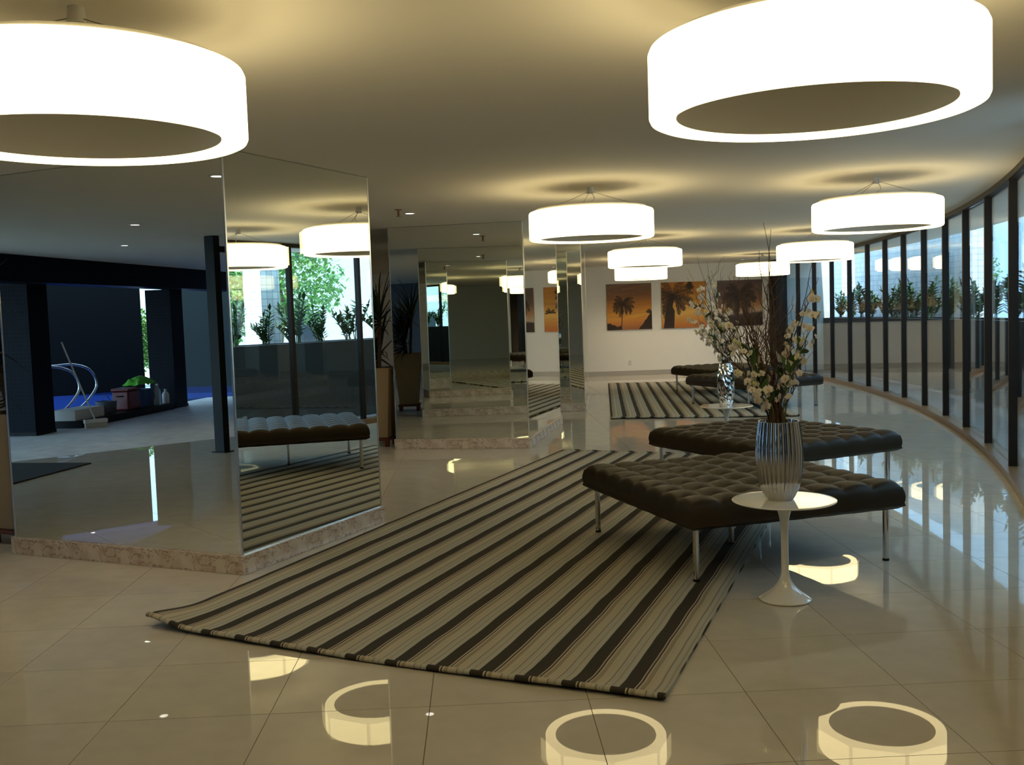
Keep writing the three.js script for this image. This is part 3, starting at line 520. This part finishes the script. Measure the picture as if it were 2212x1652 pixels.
// ================================================================ PICTURES, SOCKET
function palmCanvas(kind) {
  const S = 512, cv = document.createElement('canvas'); cv.width = cv.height = S; const c = cv.getContext('2d'), r = rngOf(40 + kind);
  const stops = [[[0, '#6d5348'], [0.3, '#7d5436'], [0.5, '#b5742c'], [0.75, '#d59a3c'], [0.88, '#c07a3a'], [1, '#9a6238']], [[0, '#b9742c'], [0.4, '#c98a38'], [0.7, '#d8ab58'], [1, '#a8642a']], [[0, '#5a4a48'], [0.35, '#6b5348'], [0.6, '#a87a50'], [0.75, '#b4a28c'], [0.8, '#3a2e2c'], [1, '#2a2222']]][kind];
  const gr = c.createLinearGradient(0, 0, S * 0.08, S); for (const [o, k] of stops) gr.addColorStop(o, k); c.fillStyle = gr; c.fillRect(0, 0, S, S);
  for (let i = 0; i < 60; i++) { c.globalAlpha = 0.06; c.fillStyle = r() < 0.5 ? '#f0c070' : '#5a3a30'; const y = r() * S * 0.75; c.beginPath(); c.ellipse(r() * S, y, 40 + r() * 120, 4 + r() * 12, -0.08, 0, 7); c.fill(); }
  c.globalAlpha = 1;
  const ink = kind === 2 ? '#2c201c' : '#2a1a12'; c.strokeStyle = c.fillStyle = ink; c.lineCap = 'round';
  function frond(x, y, a, len, droop, wid) {
    let px = x, py = y, n = 26, da = a;
    for (let i = 0; i < n; i++) { const t = i / n, s = len / n; da += (Math.cos(da) >= 0 ? 1 : -1) * droop / n * (0.4 + 1.2 * t); const nx = px + Math.cos(da) * s, ny = py + Math.sin(da) * s; c.lineWidth = Math.max(1, wid * (1 - t) * 0.35); c.beginPath(); c.moveTo(px, py); c.lineTo(nx, ny); c.stroke();
      for (const sd of [-1, 1]) { const l = wid * 1.9 * Math.sin(Math.PI * (0.12 + 0.86 * t)) * (0.8 + r() * 0.4), b = da + sd * (0.75 + 0.2 * r()); c.lineWidth = Math.max(1, wid * 0.19); c.beginPath(); c.moveTo(nx, ny); c.lineTo(nx + Math.cos(b) * l, ny + Math.sin(b) * l + l * 0.25); c.stroke(); } px = nx; py = ny; }
  }
  function palm(x, y, len, wid, n, tx, ty, tw) { c.lineWidth = tw; c.beginPath(); c.moveTo(x, y); c.quadraticCurveTo((x + tx) / 2 - tw, (y + ty) / 2, tx, ty); c.stroke(); for (let i = 0; i < n; i++) { const a = -Math.PI / 2 + (i / n - 0.5) * Math.PI * 2 * 0.88 + (r() - 0.5) * 0.2; frond(x, y, a, len * (0.8 + r() * 0.3), 1.3, wid); } }
  if (kind === 0) { palm(185, 230, 135, 13, 15, 165, 520, 9); c.beginPath(); c.moveTo(0, 512); c.lineTo(0, 440); for (let i = 0; i <= 14; i++) c.lineTo(i * 11, 420 + r() * 30 + i * 3); c.lineTo(170, 512); c.fill(); c.beginPath(); c.moveTo(512, 512); c.lineTo(512, 300); for (let i = 0; i <= 16; i++) c.lineTo(505 - i * 9, 320 + i * 11 + r() * 18); c.lineTo(340, 512); c.fill(); for (let i = 0; i < 6; i++) frond(500, 340, -2.4 + i * 0.4, 60, 0.8, 8); }
  if (kind === 1) { palm(130, 160, 260, 22, 15, 90, 540, 60); c.beginPath(); c.moveTo(20, 512); c.lineTo(50, 300); c.lineTo(110, 240); c.lineTo(150, 320); c.lineTo(140, 512); c.fill(); for (let i = 0; i < 5; i++) frond(330, -20, 1.2 + i * 0.25, 110, 0.4, 10); for (let i = 0; i < 5; i++) frond(430, 300, -2.6 + i * 0.55, 70, 1.2, 8); }
  if (kind === 2) { palm(250, 190, 210, 20, 17, 235, 540, 26); c.fillRect(0, 415, 512, 97); for (let i = 0; i < 40; i++) { c.beginPath(); c.arc(r() * 512, 415 + r() * 10, 6 + r() * 10, 0, 7); c.fill(); } }
  const t = new THREE.CanvasTexture(cv); t.colorSpace = THREE.SRGBColorSpace; t.anisotropy = 8; return t;
}
[[2.765, 'square sunset canvas with one whole small palm, leftmost on the end wall'], [4.03, 'square orange sunset canvas with a big close palm, middle of three'], [5.325, 'square dark sunset canvas behind the orchids, rightmost of three']].forEach(([x, label], k) => {
  const g = thing('palm_picture', label, 'picture', [x, 1.06, -23.268], 0, 'palm pictures on the end wall');
  part('stretched_canvas', rbox(1.04, 1.06, 0.032, 0.004, 0, 0.53, -0.016), M.canvasEdge, g);
  const f = part('print', new THREE.PlaneGeometry(1.036, 1.056).translate(0, 0.53, 0.0008), std({ map: palmCanvas(k), roughness: 0.7 }), g);
});
{
  const g = thing('wall_socket', 'small white wall socket low on the end wall under the first palm picture', 'socket', [2.75, 0.29, -23.288]);
  part('cover_plate', rbox(0.085, 0.125, 0.012, 0.004, 0, 0, -0.006), M.fitting, g);
  for (const s of [-1, 1]) part('outlet', new THREE.CylinderGeometry(0.018, 0.018, 0.004, 16).rotateX(Math.PI / 2).translate(0, s * 0.03, 0.001), M.canvasEdge, g);
}

// ================================================================ POTTED YUCCAS BESIDE THE COLUMNS
{
  const leafGeo = [0, 1, 2].map((k) => { const n = 7, L = 0.62 + 0.06 * k, bend = [0.25, 0.7, 1.15][k], pos = [], idx = []; let x = 0, y = 0, a = 0; for (let i = 0; i <= n; i++) { const t = i / n, w = 0.021 * Math.pow(1 - t, 0.7) * (0.6 + 0.4 * Math.min(1, t * 6)); pos.push(x, y + 0.006 * (1 - t), -w, x, y - 0.003, 0, x, y + 0.006 * (1 - t), w); a = -bend * t * t; x += Math.cos(a) * L / n; y += Math.sin(a) * L / n; } for (let i = 0; i < n; i++) for (let s = 0; s < 2; s++) { const p = i * 3 + s, q = p + 1, d = p + 3, e = d + 1; idx.push(p, d, q, q, d, e); } const g = new THREE.BufferGeometry(); g.setAttribute('position', new THREE.Float32BufferAttribute(pos, 3)); g.setIndex(idx); g.computeVertexNormals(); return g; });
  const spots = [[-3.535, -7.17, 24, 'nearest mirror column'], [-1.60, -11.92, 11, 'second mirror column']];
  spots.forEach(([x, z, deg, by], n) => {
    const turn = -THREE.MathUtils.degToRad(deg), st = thing('plant_stand', 'low dark red wooden stand under the pot beside the ' + by, 'plant stand', [x, 0, z], turn, 'wooden plant stands');
    part('board', rbox(0.36, 0.025, 0.36, 0.004, 0, 0.0875, 0), M.mahogany, st);
    for (const a of [-1, 1]) for (const b of [-1, 1]) part('leg', rbox(0.045, 0.075, 0.045, 0.005, a * 0.14, 0.0375, b * 0.14), M.mahogany, st);
    const pt = thing('plant_pot', 'tall tapered tan pot beside the ' + by, 'pot', [x, 0.1, z], turn, 'tan plant pots');
    const body = new THREE.LatheGeometry([[0.001, 0], [0.2, 0], [0.215, 0.01], [0.315, 0.8], [0.318, 0.83], [0.29, 0.83], [0.285, 0.78], [0.001, 0.78]].map(([a, b]) => new THREE.Vector2(a, b)), 4, Math.PI / 4); body.scale(0.98, 1, 0.98);
    part('body', toCreasedNormals(body, 0.3), M.pot, pt); part('soil', box(0.38, 0.02, 0.38, 0, 0.785, 0), M.soil, pt);
    const g = thing('yucca_plant', 'dark spiky yucca rising from the tan pot beside the ' + by, 'plant', [x, 0.89, z], 0, 'potted yuccas'), r = rngOf(300 + n);
    for (const [cx, cz, h] of [[0.05, 0.04, 0.62], [-0.08, 0.02, 0.38], [0.02, -0.09, 0.22]]) {
      part('cane', tube([V(cx * 0.6, 0, cz * 0.6), V(cx, h / 2, cz), V(cx * 1.3, h, cz * 1.3)], 0.024, 8, 8), M.bark, g);
      for (let i = 0; i < 52; i++) { const t = i / 52, m = part('sword_leaf', leafGeo[i % 3], t > 0.9 ? M.yuccaDry : M.yucca, g); m.position.set(cx * 1.3, h - 0.12 * t + 0.02, cz * 1.3); m.rotation.order = 'YZX'; let yaw = i * 2.399 + r() * 0.4; const lift = 1.4 - t * 1.9 + (r() - 0.5) * 0.2, sc = 0.8 + r() * 0.35, toward = Math.cos(yaw - turn) * Math.cos(lift) * 0.62 * sc; if (toward > 0.17) yaw = 2 * turn + Math.PI - yaw; m.rotation.set((r() - 0.5) * 0.6, yaw, lift); m.scale.setScalar(sc); }
    }
  });
  const card = part('white_card', rbox(0.09, 0.19, 0.012, 0.003, 0, 0, 0), M.whiteGloss, scene); card.position.set(-3.72, 1.02, -7.34); card.rotation.y = -0.2; tag(card, 'small upright white card standing in the pot by the nearest mirror column', 'card');
}

// ================================================================ PLANTS IN THE LONG PLANTER
{
  const r = rngOf(808);
  function zzStem(len, lean) {
    const list = [], curve = new THREE.QuadraticBezierCurve3(V(0, 0, 0), V(lean * 0.25, len * 0.6, 0), V(lean, len, 0)); list.push(new THREE.TubeGeometry(curve, 8, 0.007, 5));
    const lf = new THREE.BufferGeometry(); lf.setAttribute('position', new THREE.Float32BufferAttribute([0, 0, 0, 0.05, 0.012, 0.026, 0.05, 0.012, -0.026, 0.11, 0, 0, 0.05, -0.002, 0], 3)); lf.setAttribute('uv', new THREE.Float32BufferAttribute(new Array(10).fill(0), 2)); lf.setIndex([0, 1, 4, 0, 4, 2, 1, 3, 4, 4, 3, 2]); lf.computeVertexNormals();
    for (let i = 0; i < 16; i++) { const t = 0.22 + 0.78 * Math.floor(i / 2 + 1) / 8.5, p = curve.getPoint(t), g = lf.clone(); const m = new THREE.Matrix4().makeRotationY((i % 2 ? Math.PI / 2 : -Math.PI / 2) + (r() - 0.5) * 0.9).multiply(new THREE.Matrix4().makeRotationZ(0.55 + (r() - 0.5) * 0.3)); m.setPosition(p); g.applyMatrix4(m); list.push(g); }
    const top = lf.clone(); top.applyMatrix4(new THREE.Matrix4().makeRotationZ(1.3)); top.translate(lean, len, 0); list.push(top);
    return merge(list);
  }
  const stems = [zzStem(0.42, 0.1), zzStem(0.5, 0.18), zzStem(0.36, 0.2), zzStem(0.46, 0.05), zzStem(0.3, 0.24)];
  const protos = [0, 1, 2, 3].map((k) => { const g = new THREE.Group(); for (let i = 0; i < 9; i++) { const m = part('leafy_stem', stems[(i + k) % 5], M.leaf, g); m.position.set((r() - 0.5) * 0.14, 0, (r() - 0.5) * 0.14); m.rotation.y = i * 2.4 + r(); m.scale.setScalar(0.85 + r() * 0.4); } return g; });
  let k = 0;
  const nth = ['first', 'second', 'third', 'fourth', 'fifth', 'sixth', 'seventh', 'eighth', 'ninth', 'tenth', 'eleventh', 'twelfth', 'thirteenth', 'fourteenth', 'fifteenth', 'sixteenth', 'seventeenth', 'eighteenth', 'nineteenth', 'twentieth', '21st', '22nd', '23rd', '24th', '25th', '26th', '27th', '28th', '29th', '30th', '31st'];
  for (let d = -4.6; d < 20.5; d += 1.0) {
    if (d > 2.9 && d < 4.0) continue;
    const [x, z] = arcAt(AR + 1.5 + (r() - 0.5) * 0.18, d + (r() - 0.5) * 0.2), g = thing('planter_plant', 'glossy green bushy plant in the long outside planter, ' + nth[k] + ' from the end wall', 'plant', [x, 1.095, z], r() * 6, 'plants in the long outside planter');
    const c = protos[k++ % 4].clone(); for (const m of [...c.children]) g.add(m); const s = 0.9 + r() * 0.3; g.scale.set(s * 1.05, s * 1.1, s * 1.05);
  }
}
// ================================================================ TREES AND HOUSES ACROSS THE STREET
{
  const r = rngOf(515);
  function tree(x, z, h, cr, label, long) {
    const g = thing('street_tree', label, 'tree', [x, -0.32, z], 0, 'trees outside');
    part('trunk', tube([V(0, -0.1, 0), V(0.1, h * 0.3, 0.05), V(-0.05, h * 0.6, 0), V(0.1, h * 0.85, 0.1)], 0.09, 12, 8), M.bark, g);
    const n = 5200, pos = []; for (let i = 0; i < n; i++) { const a = r() * 6.28, b = Math.acos(2 * r() - 1), q = cr * Math.cbrt(r()), cx = q * Math.sin(b) * Math.cos(a), cy = h * 0.8 + q * 0.75 * Math.cos(b), cz = q * Math.sin(b) * Math.sin(a), l = (long ? 0.13 : 0.08) * (0.6 + r()), w = l * 0.3, t = r() * 6.28, p = (r() - 0.5) * 2; const dx = Math.cos(t) * Math.cos(p) * l, dy = Math.sin(p) * l, dz = Math.sin(t) * Math.cos(p) * l, sx = -Math.sin(t) * w, sz = Math.cos(t) * w; pos.push(cx, cy, cz, cx + dx / 2 + sx, cy + dy / 2, cz + dz / 2 + sz, cx + dx, cy + dy, cz + dz, cx, cy, cz, cx + dx, cy + dy, cz + dz, cx + dx / 2 - sx, cy + dy / 2, cz + dz / 2 - sz); }
    const f = new THREE.BufferGeometry(); f.setAttribute('position', new THREE.Float32BufferAttribute(pos, 3)); f.computeVertexNormals(); const m = part('foliage', f, M.treeLeaf, g); m.userData.kind = 'stuff';
  }
  tree(13.4, -12.8, 3.0, 1.5, 'green street tree beyond the planter, mirrored right of the slim tiled pillar', true);
  tree(16.4, -16.2, 3.6, 1.7, 'green street tree farther along the street, mirrored beside the dark mullion', true);
  tree(15.4, -20.6, 3.4, 1.7, 'broad green street tree seen through the gap beside the tiled wall', false);
  tree(10.8, -24.6, 3.0, 1.1, 'narrow green tree seen through the far gap between tiled walls', false);
  tree(13.2, -9.4, 3.5, 1.2, 'slim green street tree in front of the reddish house', false);
  tree(-23.4, 1.9, 1.9, 1.2, 'bright green garden tree glimpsed between black wall and pillar by the pool', true);
  function house(x, z, w, h, d, mat, turn, label) {
    const g = thing('house', label, 'building', [x, -0.33, z], turn, 'houses across the street');
    part('wall', metricUV(box(w, h, d, 0, h / 2, 0)), mat, g); part('roof', box(w + 0.3, 0.2, d + 0.3, 0, h + 0.1, 0), M.plaster, g);
    for (let i = 0; i < 5; i++) for (let j = 0; j < 2; j++) { const q = part('window', box(1.0, 1.2, 0.08, -w / 2 + (i + 0.5) * w / 5, 1.6 + j * 2.8, d / 2 + 0.01), M.fitting, g); part('pane', box(0.84, 1.04, 0.02, -w / 2 + (i + 0.5) * w / 5, 1.6 + j * 2.8, d / 2 + 0.055), M.blackGlass, q); }
  }
  house(21, -7.6, 9, 6, 5, M.brick, -1.45, 'reddish brick house across the street');
  house(26, -24, 16, 6.5, 6, M.plaster, -1.57, 'long pale house across the street');
}

// ================================================================ POOL TERRACE THINGS (seen in the mirrors)
{
  const post = thing('door_post', 'tall black door post at the edge of the pool terrace', 'post', [-7.2, 0, -3.42], -0.4);
  part('shaft', rbox(0.14, CH - 0.01, 0.10, 0.004, 0, CH / 2, 0), M.black, post); part('foot_plate', box(0.2, 0.012, 0.16, 0, 0.006, 0), M.black, post); part('door_closer', rbox(0.05, 0.07, 0.2, 0.006, 0.02, CH - 0.15, 0.14), M.black, post);
  const mat = part('door_mat', prism([[-7.57, -4.81], [-6.56, -6.06], [-7.57, -6.8], [-8.56, -5.55]], 0.0005, 0.014), M.blackMat, scene); tag(mat, 'black door mat on the lobby floor near the terrace', 'mat');
  // along the pool edge: s runs from the nearer to the farther pillar, t points out over the water
  const at = (s, t = 0) => [-12.05 - 0.653 * s - 0.758 * t, -3.66 + 0.758 * s - 0.653 * t], turn = Math.atan2(-0.758, -0.653);
  const cop = part('pool_ledge', wallGeo(at(0), at(3.05), 0.55, 0.0, 0.11), M.black, scene); tag(cop, 'low dark ledge along the pool edge between the mosaic pillars', 'ledge');
  const slab = part('pool_step', wallGeo(at(0.02, 0.04), at(0.85, 0.04), 0.4, 0.111, 0.27), M.plaster, scene); tag(slab, 'low white block on the dark pool ledge', 'block');
  const rails = (x, z, label) => { const g = thing('pool_handrail', label, 'handrail', [x, 0, z], 0, 'pool ladder rails'); part('rail', tube([V(0, -0.05, -0.75), V(0, 0.5, -0.78), V(0, 0.8, -0.6), V(0, 0.84, -0.2), V(0, 0.84, 0.15), V(0, 0.72, 0.42), V(0, 0.45, 0.52), V(0, 0.2, 0.38), V(0, -0.05, 0.1)], 0.022, 60, 10), M.chrome, g); for (const z of [-0.75, 0.1]) part('flange', new THREE.CylinderGeometry(0.05, 0.05, 0.02, 16).translate(0, -0.045, z), M.chrome, g); };
  rails(-15.6, -2.45, 'chrome pool rail farther out over the water'); rails(-14.9, -3.0, 'chrome pool rail nearer to the ledge');
  { const g = thing('broom', 'long broom leaning beside the nearer mosaic pillar', 'broom', [-11.76, 0, -3.30]); const dx = -0.02, dz = -0.42; part('handle', tube([V(0, 0.1, 0), V(dx * 0.5, 0.7, dz * 0.5), V(dx, 1.32, dz)], 0.012, 6, 8), M.fitting, g); part('head', rbox(0.1, 0.06, 0.34, 0.01, 0, 0.1, 0), M.plaster, g); part('bristles', box(0.07, 0.08, 0.32, 0, 0.04, 0), M.canvasEdge, g); }
  const red = std({ color: lin(0.16, 0.018, 0.02), roughness: 0.4 }), blue = std({ color: lin(0.02, 0.05, 0.14), roughness: 0.4 }), lime = std({ color: lin(0.18, 0.72, 0.06), roughness: 0.7, side: THREE.DoubleSide }), rag = std({ color: lin(0.45, 0.43, 0.36), roughness: 0.95, side: THREE.DoubleSide }), clear = phy({ color: lin(0.75, 0.85, 0.95), roughness: 0.1, transmission: 0.6, thickness: 0 });
  const put = (name, label, cat, s, t = 0) => { const [x, z] = at(s, t); return thing(name, label, cat, [x, 0.111, z], turn); };
  { const g = put('tool_bin', 'grey open bin beside the white block', 'bin', 1.2); part('body', new THREE.LatheGeometry([[0.001, 0], [0.12, 0], [0.16, 0.2], [0.17, 0.2], [0.15, 0.01], [0.12, 0.012]].map(([a, b]) => new THREE.Vector2(a, b)), 24), std({ color: lin(0.08, 0.1, 0.13), roughness: 0.5 }), g); part('handle', tube([V(-0.16, 0.19, 0), V(0, 0.3, 0), V(0.16, 0.19, 0)], 0.006, 12, 6), M.chrome, g); }
  { const g = put('red_crate', 'dark red lidded crate on the pool ledge', 'crate', 1.85); part('body', rbox(0.40, 0.32, 0.3, 0.03, 0, 0.16, 0), red, g); part('lid', rbox(0.42, 0.05, 0.32, 0.02, 0, 0.345, 0), red, g); for (const q of [-1, 1]) part('handle', tube([V(q * 0.2, 0.24, -0.06), V(q * 0.235, 0.24, -0.04), V(q * 0.235, 0.24, 0.04), V(q * 0.2, 0.24, 0.06)], 0.01, 12, 6), M.black, g); }
  { const g = put('blue_crate', 'dark blue open crate next to the red crate', 'crate', 2.38); for (const q of [-1, 1]) { part('side_panel', rbox(0.40, 0.3, 0.02, 0.006, 0, 0.16, q * 0.14), blue, g); part('end_panel', rbox(0.02, 0.3, 0.26, 0.006, q * 0.19, 0.16, 0), blue, g); } part('bottom', box(0.36, 0.02, 0.26, 0, 0.012, 0), blue, g); }
  const cl = (w, d, amp, seed, y) => { const q = new THREE.PlaneGeometry(w, d, 34, 34).rotateX(-Math.PI / 2), p = q.attributes.position; for (let i = 0; i < p.count; i++) { const x = p.getX(i), z = p.getZ(i), ed = Math.max(Math.abs(x) / w, Math.abs(z) / d) * 2; p.setXYZ(i, x * (1 + 0.1 * noise.noise(z * 7, seed, 1)), y + amp * Math.max(0, 1 - ed * ed) + 0.05 * (0.5 + fbm(x * 8 + seed, z * 8, seed, 3)), z * (1 + 0.15 * noise.noise(x * 6, seed, 2))); } q.computeVertexNormals(); return q; };
  { const [x, z] = at(2.3, -0.02), c1 = part('lime_cloth', cl(0.66, 0.30, 0.14, 2, 0.375), lime, scene); c1.position.set(x, 0.111, z); c1.rotation.y = turn; tag(c1, 'bright lime green cloth heaped on top of the crates', 'cloth'); }
  { const [x, z] = at(2.5, -0.185), g = cl(0.15, 0.34, 0.0, 9, 0).rotateX(Math.PI / 2 + 0.06), c2 = part('grey_rag', g, rag, scene); c2.position.set(x, 0.111 + 0.19, z); c2.rotation.y = turn + Math.PI; tag(c2, 'pale grey rag hanging down the front of the blue crate', 'cloth'); }
  const bottle = (s, t, h, rr, mat, capm, label) => { const g = put('bottle', label, 'bottle', s, t); g.userData.group = 'bottles on the pool ledge'; part('body', new THREE.LatheGeometry([[0.001, 0], [rr, 0.004], [rr, h * 0.62], [rr * 0.85, h * 0.75], [rr * 0.32, h * 0.88], [rr * 0.32, h]].map(([a, b]) => new THREE.Vector2(a, b)), 20), mat, g); part('cap', new THREE.CylinderGeometry(rr * 0.38, rr * 0.38, h * 0.08, 14).translate(0, h * 1.0, 0), capm, g); };
  bottle(2.72, -0.12, 0.36, 0.06, clear, M.fitting, 'tall clear bottle beside the blue crate'); bottle(2.94, -0.16, 0.25, 0.065, M.whiteGloss, M.fitting, 'short white bottle nearest the farther mosaic pillar');
}
renderer.render(scene, camera);
